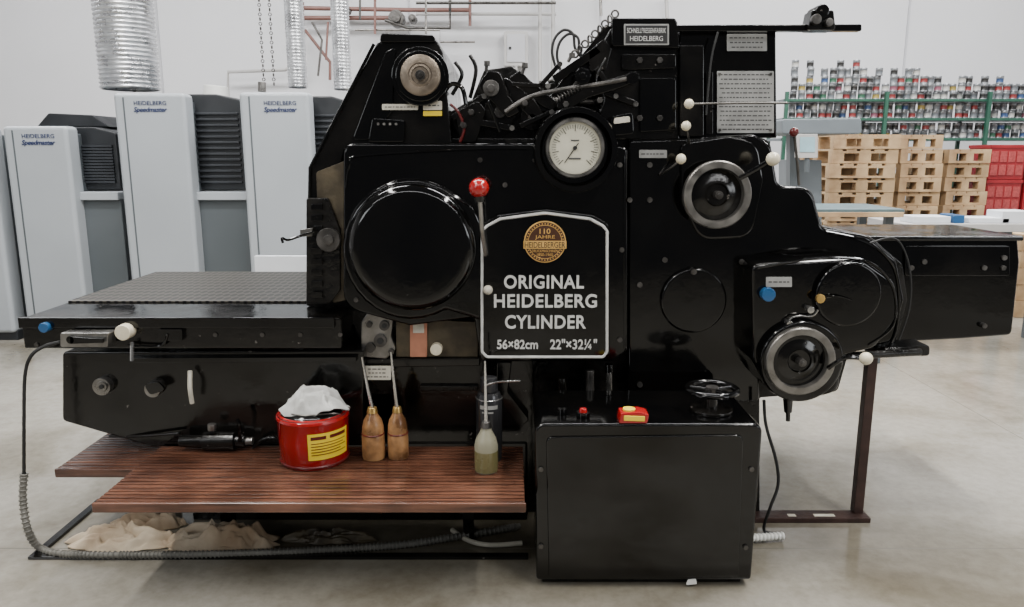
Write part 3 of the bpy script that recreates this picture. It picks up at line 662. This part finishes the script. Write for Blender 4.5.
oiler(372,462,.041,.168,(362,357),OAK,'left amber oil bottle with thin spout leaning left')
oiler(397,461,.037,.168,(391,352),OAK,'right amber oil bottle with nearly upright thin spout')
r=.040;h=.155
o,g=oiler(486,475,r,h,(485,361),CLR,'cloudy squeeze bottle half full of olive oil beside the cabinet',[(0,0),(r*.95,0),(r,.006),(r,h*.6),(r*.85,h*.75),(r*.5,h*.92),(r*.4,h),(0,h)])
MB().lathe(g,(0,0,1),[(.0402,.004),(.0405,.02),(.0405,.07),(.0402,.075)],28).build('oil_fill',OLV,o,0)
MB().tube([W(485,386,g.y),W(498,382,g.y),W(520,381,g.y)],.003).build('trigger_wire',CHR,o,0)
g=G(489,464,ZB);g.y+=.05
o=empty('spray_can',g,'black spray can with pale printed band behind the cloudy squeeze bottle','spray can')
MB().lathe(g,(0,0,1),[(0,0),(.045,0),(.046,.004),(.046,.225),(.038,.245),(.028,.25),(0,.25)],28).build('can_body',CANB,o,0)
MB().ring(g+Vector((0,0,.227)),(0,0,1),.0455,.002,28,6).build('metal_rim',CHR,o,0)
MB().cyl(g+Vector((0,0,.25)),g+Vector((0,0,.3)),.032,.029).build('cap',CANB,o,.004)
m=MB();patch(m,g,(.046,.046),.196,.21,-130,-50,.001);patch(m,g,(.046,.046),.182,.188,-120,-70,.001);m.build('printed_band',TAGS,o,0)
# ================================================================= hoses
pw=[(60,342,2.54),(45,346,2.53),(31,356,2.52),(25,376,2.52),(24,420,2.51),(24,476,2.5)]
o=MB().tube([W(*p) for p in pw],.006).build('power_cord',RBK,None,0);tag(o,'thin black cord hanging from the switch at the left table end','cord')
pp=[W(24,474,2.5),W(23,500,2.49),W(28,530,2.46),G(40,548,.016),G(62,554,.016),G(120,555,.016),G(220,554,.016),G(320,550,.016),G(400,545,.016),G(460,536,.016),G(520,526,.016)]
m=MB();m.tube(pp,.011,10)
Q=[]
for i in range(len(pp)-1):
    p0=pp[max(i-1,0)];p1=pp[i];p2=pp[i+1];p3=pp[min(i+2,len(pp)-1)]
    n=max(2,int((p2-p1).length/.014))
    for k in range(n):
        t=k/n;Q.append(.5*((2*p1)+(p2-p0)*t+(2*p0-5*p1+4*p2-p3)*t*t+(-p0+3*p1-3*p2+p3)*t**3))
for i in range(len(Q)-1): m.ring(Q[i],Q[i+1]-Q[i],.0115,.0035,10,5)
tag(m.build('conduit',CON,None,0),'grey ribbed flexible conduit lying along the floor before the rags','conduit')
o=MB().tube([G(452,530,.01),G(470,541,.01),G(492,545,.012),G(522,543,.01)],.009).build('hose_end',TAG,None,0);tag(o,'short pale hose end on the floor beside the cabinet','hose')
o=MB().tube([W(764,400,2.66),W(766,425,2.65),W(776,460,2.63),W(778,485,2.62),W(770,508,2.61),G(764,530,.012),G(778,534,.012)],.006).build('cable',RBK,None,0);tag(o,'black cable hanging from the press down to floor right of the cabinet','cable')
m=MB();A=G(752,538,.02);B=G(782,536,.02)
for i in range(9): m.ring(A.lerp(B,i/8),B-A,.011,.0055,12,6)
m.cyl(A,B,.011);tag(m.build('hose_end',WHT,None,0),'short white corrugated hose end right of the cabinet foot','hose')
# ================================================================= offset press background
O=empty('offset_press',(-3,6.2,0),'long modern light grey offset press with tall tower covers behind the table','printing press')
YO=5.6
def tower(xl,xr,yt,tx,ty):
    a=W(xl,yt,YO);b=W(xr,yt,YO)
    t=MB().box(a.x,b.x,YO,YO+.16,.06,a.z).build('tower_cover',LGR,O,.03,3)
    MB().box(a.x+.1,b.x-.02,YO+.16,6.85,.06,a.z-.05).build('tower_body',MGR,O,.01)
    MB().box(a.x+.07,a.x+.08,YO-.003,YO+.01,.1,a.z-.03).build('cover_seam',MGR,t,0)
    MB().box(a.x,b.x,YO+.03,6.9,0,.07).build('plinth',DGR,O,.004)
    text('HEIDELBERG',(tx,ty,tx+32,ty+4),YO-.002,NVY,t,.002,.0)
    text('Speedmaster',(tx,ty+6,tx+33,ty+12.5),YO-.002,NVY,t,.002,.02,.3)
def gap(xl,xr,ytop):
    yf=YO+.22
    a=W(xl,ytop,yf).x;b=W(xr,ytop,yf).x;zt=W(xl,ytop,yf).z;zl=W(xl,190,yf).z
    MB().prism(rnd([(a,zl),(b,zl),(b,zt-.04,.03),(a+(b-a)*.55,zt,.06),(a,zt,.02)]),yf,6.85).build('louvre_housing',DGR,O,.015)
    m=MB();n=13
    for i in range(n):
        z=zl+.06+(zt-zl-.2)*i/(n-1);m.box(a+.04,b-.03,yf-.02,yf+.01,z-.008,z+.008)
    m.build('louvre_slats',DSL,O,.002)
    zs=W(xl,192,YO+.1).z
    MB().box(a-.02,b+.04,YO+.08,yf+.1,zs-.06,zs).build('side_step',LGR,O,.008)
    MB().box(a-.02,b+.04,YO+.12,6.85,.05,zs-.06).build('lower_panel',MGR,O,.01)
    MB().box(a-.02,b+.04,YO+.16,6.85,0,.06).build('plinth',DGR,O,.004)
tower(-70,-12,127,-52,134);tower(1,66,126,22,134);tower(112,184,93,134,101);tower(238,308,92,264,101)
gap(66,115,127);gap(185,241,94);gap(308,350,96)
MB().poly([(36,127),(48,113,4),(92,115,4),(110,127)],5.95,6.6).build('top_cowl',DGR,O,.01)
MB().cyl(W(216,100,6.2),W(216,86,6.2),.1,.09).build('filter_cap',WHT,O,.006)
MB().cyl(W(262,92,5.9),W(262,82,5.9),.03).build('top_fitting',STL,O,.003)
w0=W(254,256,4.6);w1_=W(306,256,4.6)
tag(MB().box(w0.x,w1_.x,4.6,4.63,0,w0.z).build('white_board',PAP,None,.003),'plain white board standing on the floor behind the perforated table top','board')
def duct(px,r,y0,Y,lab):
    a=W(px,y0,Y);k=r*S(y0,Y);z=a.z;ztop=5.4;st=.034 if r>15 else .026;prof=[];n=int((ztop-z)/st)
    for i in range(n):
        zz=i*st;prof+= [(k*.94,zz),(k,zz+st*.35),(k,zz+st*.6)]
    o=MB().lathe((a.x,Y,z),(0,0,1),prof,28).build('ventilation_duct',DUC,None,0,ang=70)
    tag(o,lab,'duct');return o
duct(131,28,90,6.3,'widest silver ribbed ventilation duct rising from the offset press')
duct(298,9.5,88,6.4,'slim silver ribbed duct just right of the hanging chains')
duct(343,9,90,6.4,'slim silver ribbed duct closest to the black press cover')
for i,px in enumerate((264,274)):
    m=MB();a=W(px,84,6.45)
    for k in range(90): m.ring((a.x,6.45,a.z+k*.036),(0,1,0) if k%2 else (1,0,0),.012,.004,8,5)
    tag(m.build('hanging_chain',STD,None,0),('left' if i==0 else 'right')+' hanging steel chain above the offset press','chain','hoist chains')
def pipe(pts,r,mat,lab,name='wall_pipe',Y=10.4):
    o=MB().tube([W(x,y,Y) for x,y in pts],r,10,smooth=False).build(name,mat,None,0);tag(o,lab,'pipe','pipework behind the press');return o
pipe([(300,8),(410,10),(470,10)],.028,PIR,'upper reddish pipe running level above the press')
pipe([(300,18),(405,18)],.03,PIR,'thicker reddish pipe just under the upper reddish pipe')
pipe([(305,30),(330,62),(330,80)],.02,PIR,'reddish pipe dropping diagonally towards the sloping black cover')
pipe([(450,0),(450,28),(408,28),(385,20)],.02,STD,'dark elbow pipe near the reddish pipes',Y=10.2)
pipe([(228,100),(228,72),(285,70),(300,62),(300,2)],.022,PIP,'pale pipe bent around the offset press top')
pipe([(470,26),(470,0)],.02,PIR,'short reddish vertical pipe left of the wall box',Y=10.3)
pipe([(303,2),(303,80)],.015,PIR,'thin reddish upright pipe beside the slim duct',Y=10.25)
pipe([(312,22),(322,40),(318,76)],.014,STD,'thin dark pipe curving down behind the sloping cover',Y=10.1)
pipe([(328,22),(326,60)],.014,PIR,'thin reddish drop pipe between the slim ducts',Y=10.15)
pipe([(360,0),(360,20)],.014,STD,'short thin dark pipe dropping onto the reddish pipes',Y=10.2)
pipe([(355,30),(440,30),(440,42),(475,42)],.014,STL,'thin steel stepped pipe below the reddish pipes',Y=10.15)
pipe([(375,-5),(375,34)],.016,PIR,'short reddish riser left of the round valve block',Y=10.05)
pipe([(426,-5),(426,34)],.014,STL,'thin steel riser right of the round valve block',Y=10.05)
pipe([(416,3),(556,3)],.018,STD,'thin dark level pipe at the top above the wall box',Y=10.1)
pipe([(416,14),(556,14)],.022,PIP,'long pale level pipe above the wall box')
pipe([(540,-10),(540,90)],.028,PIP,'left of two pale vertical pipes beside the wall box')
pipe([(553,-10),(553,90)],.028,PIP,'right of two pale vertical pipes beside the wall box')
pipe([(600,-12),(601,16)],.02,STL,'thin vertical steel pipe above the press hoses')
pipe([(666,-10),(667,18)],.025,PIP,'pale vertical pipe above the small maker plate')
for i,(x,y,lab) in enumerate(((396,18,'round valve block on the reddish pipes'),(345,9,'small round fitting on the upper reddish pipe'),(412,18,'end cap fitting where the thicker reddish pipe stops'))):
    tag(MB().disc(x,y,8 if i==0 else 4,10.2,10.38,18).disc(x,y,4 if i==0 else 2,10.15,10.2,12).build('pipe_valve',STD,None,.005),lab,'valve')
B=empty('wall_box',W(516,66,10.5),'small pale electrical box mounted on the back wall','electrical box')
MB().poly([(504,31,2),(528,31,2),(528,66,2),(504,66,2)],10.4,10.6).build('box_body',PIP,B,.01)
MB().poly([(507,34,1),(525,34,1),(525,62,1),(507,62,1)],10.385,10.4).build('box_door',TRM,B,.005)
MB().disc(510,48,1.5,10.375,10.385,8).build('door_latch',INK,B,0)
pipe([(516,66),(516,84)],.02,PIP,'short pale conduit below the electrical box')
# ================================================================= rack & tins
YR=9.5
K=empty('ink_rack',(W(905,200,YR).x,YR,0),'long green-framed shelf rack holding rows of small ink tins','shelf rack')
xl=W(782,100,YR-.2).x;xr=W(1075,100,YR-.2).x
shel=[W(900,99,YR-.25).z,W(900,118,YR-.25).z,W(900,138,YR-.25).z,.95,.4]
for z in shel: MB().box(xl,xr,YR-.25,YR+.25,z-.03,z).build('shelf',GYM,K,.003)
for z in shel[:3]: MB().box(xl,xr,YR-.27,YR-.25,z-.03,z).build('shelf_beam',GRN,K,.003)
for px in (784,883,985,1072):
    x=W(px,100,YR-.2).x
    for y in (YR-.29,YR+.27): MB().box(x-.02,x+.02,y-.02,y+.02,0,shel[0]+.08).build('post',GRN,K,.003)
cols={'red':(.17,.02,.02),'yellow':(.24,.18,.04),'blue':(.02,.05,.13),'green':(.02,.08,.045),'black':(.012,.012,.012),'white':(.34,.34,.32),'grey':(.10,.11,.12),'pink':(.18,.06,.09)}
TIN=M('tin_metal',(.2,.21,.22),.35,.5,var=.2,scale=20)
pro={}
rt=.041;ht=.09
for cn,cc in cols.items():
    m=MB();m.lathe((0,0,0),(0,0,1),[(0,0),(rt,0),(rt,.012),(rt*.97,.014),(rt*.97,.058),(rt,.060),(rt,ht-.006),(rt*.9,ht),(0,ht)],12)
    bm=m.bm;bmesh.ops.recalc_face_normals(bm,faces=bm.faces[:])
    for f in bm.faces:
        c=f.calc_center_median()
        if .014<c.z<.058: f.material_index=1
        f.smooth=True
    me=bpy.data.meshes.new('ink_tin');bm.to_mesh(me);bm.free();me.set_sharp_from_angle(angle=.7)
    me.materials.append(TIN);me.materials.append(M('band_'+cn,cc,.45,0,var=.08));pro[cn]=me
ords=['first','second','third','fourth','fifth','sixth','seventh','eighth','ninth','tenth','eleventh','twelfth','thirteenth','fourteenth','fifteenth','sixteenth','seventeenth','eighteenth','nineteenth','twentieth','twenty-first','twenty-second','twenty-third','twenty-fourth','twenty-fifth','twenty-sixth','twenty-seventh','twenty-eighth','twenty-ninth','thirtieth','thirty-first','thirty-second','thirty-third','thirty-fourth']
names=['top','middle','bottom']
for si,z in enumerate(shel[:3]):
    i=0;px=791.5
    while px<1027:
        n=(random.choice([3,3,4,4,5,4,2]) if px<938 else random.choice([2,2,3,3])) if si==0 else 2
        w=W(px,100,YR-.12)
        for k in range(n):
            cn=random.choices(list(cols),weights=[3,.7,1,.7,4,3,4,.5] if px<950 else [1.5,.4,.8,.6,4,3,5,.4])[0]
            o=bpy.data.objects.new('ink_tin',pro[cn]);col.objects.link(o)
            o.location=(w.x+random.uniform(-.002,.002),YR-.15+random.uniform(-.03,.02),z+k*ht)
            tag(o,'%s-banded ink tin, %s up in the %s stack from the left, %s shelf'%(cn,ords[k],ords[i],names[si]),'tin','ink tins on the rack')
        i+=1;px+=random.choice([7.4,7.4,7.5,7.8])
# ================================================================= pallets
def pallet(wd,dp):
    e=empty('wooden_pallet',(0,0,0),'','pallet')
    m=MB();m2=MB();n=5 if wd>.5 else 4;bw=.12 if wd>.5 else .075
    for i in range(n):
        x=-wd/2+(wd-.1)*i/(n-1);m.box(x,x+.1,-dp/2,dp/2,.122,.142)
    for y in (-dp/2,-.05,dp/2-.1): m.box(-wd/2,wd/2,y,y+.1,.1,.122);m2.box(-wd/2,wd/2,y,y+.1,.002,.024)
    m.build('top_deck',PWD,e,0);m2.build('bottom_deck',PWD,e,0)
    for y in (-dp/2,-.05,dp/2-.1):
        for x in (-wd/2,-bw/2,wd/2-bw): MB().box(x,x+bw,y+.001,y+.099,.024,.1).build('block',PWD,e,0)
    return e
pw_={'w':pallet(.66,.9),'n':pallet(.43,.8)};used=set()
levels=['lowest','second','third','fourth','fifth','sixth','seventh','eighth','ninth','tenth','eleventh']
for name,px,Y,n,kd in (('left stack beside the grey console',856,7.9,11,'w'),('middle stack',915,8.0,11,'n'),('right stack beside the red crates',962,8.1,10,'n'),('short stack at the right edge',1058,6.6,5,'w')):
    x=W(px,180,Y).x
    for k in range(n):
        o=pw_[kd] if kd not in used else copy_tree(pw_[kd]);used.add(kd)
        o.location=(x+random.uniform(-.015,.015),Y+.3+random.uniform(-.02,.02),k*.144);o.rotation_euler.z=random.uniform(-.015,.015)
        lv='topmost' if k==n-1 else levels[k]+(' from floor' if k else '')
        tag(o,'bare wooden pallet, %s in the %s'%(lv,name),'pallet','stacked wooden pallets')
def crate():
    e=empty('plastic_crate',(0,0,0),'','crate')
    MB().box(-.19,.19,-.2,.2,0,.365).build('crate_shell',CRT,e,.01)
    m=MB()
    for i in range(4): m.box(-.175+i*.09,-.175+i*.09+.075,-.206,-.2,.05,.16);m.box(-.175+i*.09,-.175+i*.09+.075,-.206,-.2,.19,.3)
    m.build('side_ribs',M('crate_rib',(.33,.05,.05),.4,0,var=.25,scale=40),e,.002)
    MB().box(-.195,.195,-.207,.207,.335,.37).build('rim',CRT,e,.004)
    return e
cr=crate();first=True
for ci,px in enumerate((1005,1043)):
    x=W(px,180,8.3).x
    for k in range(4):
        o=cr if first else copy_tree(cr);first=False
        o.location=(x,8.5,k*.372)
        tag(o,'%s red plastic crate of the %s crate stack'%(['lowest','second','third','topmost'][k],'left' if ci==0 else 'right'),'crate','red plastic crates')
E=empty('cutting_console',(W(822,150,6.5).x,6.7,0),'grey console machine with small screen behind the upper right press','machine')
MB().poly([(782,119,3),(862,118,3),(862,134,3),(782,134,3)],6.4,7.2).build('console_hood',GYM,E,.015)
MB().poly([(790,160),(822,160),(822,330),(790,330)],6.8,7.1).build('console_body',GYM,E,.01)
MB().poly([(790,134),(800,134),(800,330),(790,330)],6.7,6.8).build('console_leg',MGR,E,.005)
s=MB().poly([(797,134,1),(818,134,1),(818,158,1),(797,158,1)],6.3,6.36).build('monitor',PIP,E,.006)
MB().poly([(800,137),(815,137),(815,152),(800,152)],6.294,6.3).build('screen',SCR,s,0)
MB().cyl(W(807,158,6.33),W(807,172,6.33),.02).build('monitor_arm',MGR,E,0)
D=empty('work_table',(W(860,210,5.2).x,5.3,0),'grey-green topped work table behind the round gear cover','table')
zt=W(860,209,4.9).z;x0=W(812,209,4.9).x;x1=W(905,209,4.9).x
MB().box(x0,x1,4.9,5.45,zt-.05,zt).build('tabletop',TBG,D,.008)
MB().box(x0+.01,x1-.01,4.885,4.9,zt-.05,zt-.02).build('table_edge',PWD,D,.002)
for x in (x0+.05,x1-.05):
    for y in (5.0,5.38): MB().box(x-.025,x+.025,y-.025,y+.025,0,zt-.05).build('leg',MGR,D,.003)
BX=empty('packing_bench',(W(965,225,5.6).x,5.8,0),'low white-topped bench piled with paper parcels behind the feed table','bench')
zt=W(960,224,5.6).z;x0=W(905,224,5.6).x;x1=W(1060,224,5.6).x
MB().box(x0,x1,5.6,6.2,zt-.06,zt).build('bench_top',PIP,BX,.005)
for x in (x0+.06,x1-.06):
    for y in (5.7,6.1): MB().box(x-.03,x+.03,y-.03,y+.03,0,zt-.06).build('leg',MGR,BX,.003)
for i,(px,w_,h_,mt,lab) in enumerate(((928,.28,.05,PAP,'flat white paper parcel at the left end of the packing bench'),(955,.08,.06,BLU,'small blue parcel on the packing bench'),(985,.3,.04,PAP,'low white parcel in the middle of the packing bench'),(1012,.22,.09,PAP,'tall white parcel at the right end of the packing bench'))):
    x=W(px,224,5.7).x
    o=MB().box(x-w_/2,x+w_/2,5.65,5.85,zt,zt+h_).build('parcel',mt,None,.006);tag(o,lab,'parcel','parcels on the packing bench')
# ================================================================= lights, camera
def area(loc,rot,sx,sy,e,c=(1,1,1)):
    l=bpy.data.lights.new('a','AREA');l.shape='RECTANGLE';l.size=sx;l.size_y=sy;l.energy=e;l.color=c
    o=bpy.data.objects.new('ceiling_or_added_light',l);col.objects.link(o);o.location=loc;o.rotation_euler=rot
area((-2.5,1.8,5.2),(0,0,0),.3,6,360,(1,.97,.92))
area((2.5,1.8,5.2),(0,0,0),.3,6,520,(1,.97,.92))
area((-4,7.3,5.4),(0,0,0),6,1,540);area((4,7.3,5.4),(0,0,0),6,1,700)
area((0,3.4,5.4),(0,0,0),8,.3,430)
area((0,-1.5,4.2),(math.radians(55),0,0),9,.15,110)  # strip added high behind the camera for highlights on the bevelled edges
area((6,-2.5,2.4),(math.radians(80),0,math.radians(45)),2.5,1.6,90,(.95,.98,1))  # stands for a window behind the camera, put in for reflections on black enamel
area((-5,-2.6,3.0),(math.radians(75),0,math.radians(-40)),1.6,1.4,60,(.95,.98,1))  # second window-like light added behind the camera, for glints on gauge and edges
w=bpy.data.worlds.new('w');bpy.context.scene.world=w;w.use_nodes=True
w.node_tree.nodes['Background'].inputs[0].default_value=(.95,.96,1,1);w.node_tree.nodes['Background'].inputs[1].default_value=.12
cam=bpy.data.cameras.new('camera');co=bpy.data.objects.new('camera',cam);col.objects.link(co)
co.location=(0,0,H);co.rotation_euler=(PI/2-TH,0,0);cam.sensor_width=36;cam.lens=F/1024*36;cam.clip_start=.05
bpy.context.scene.camera=co
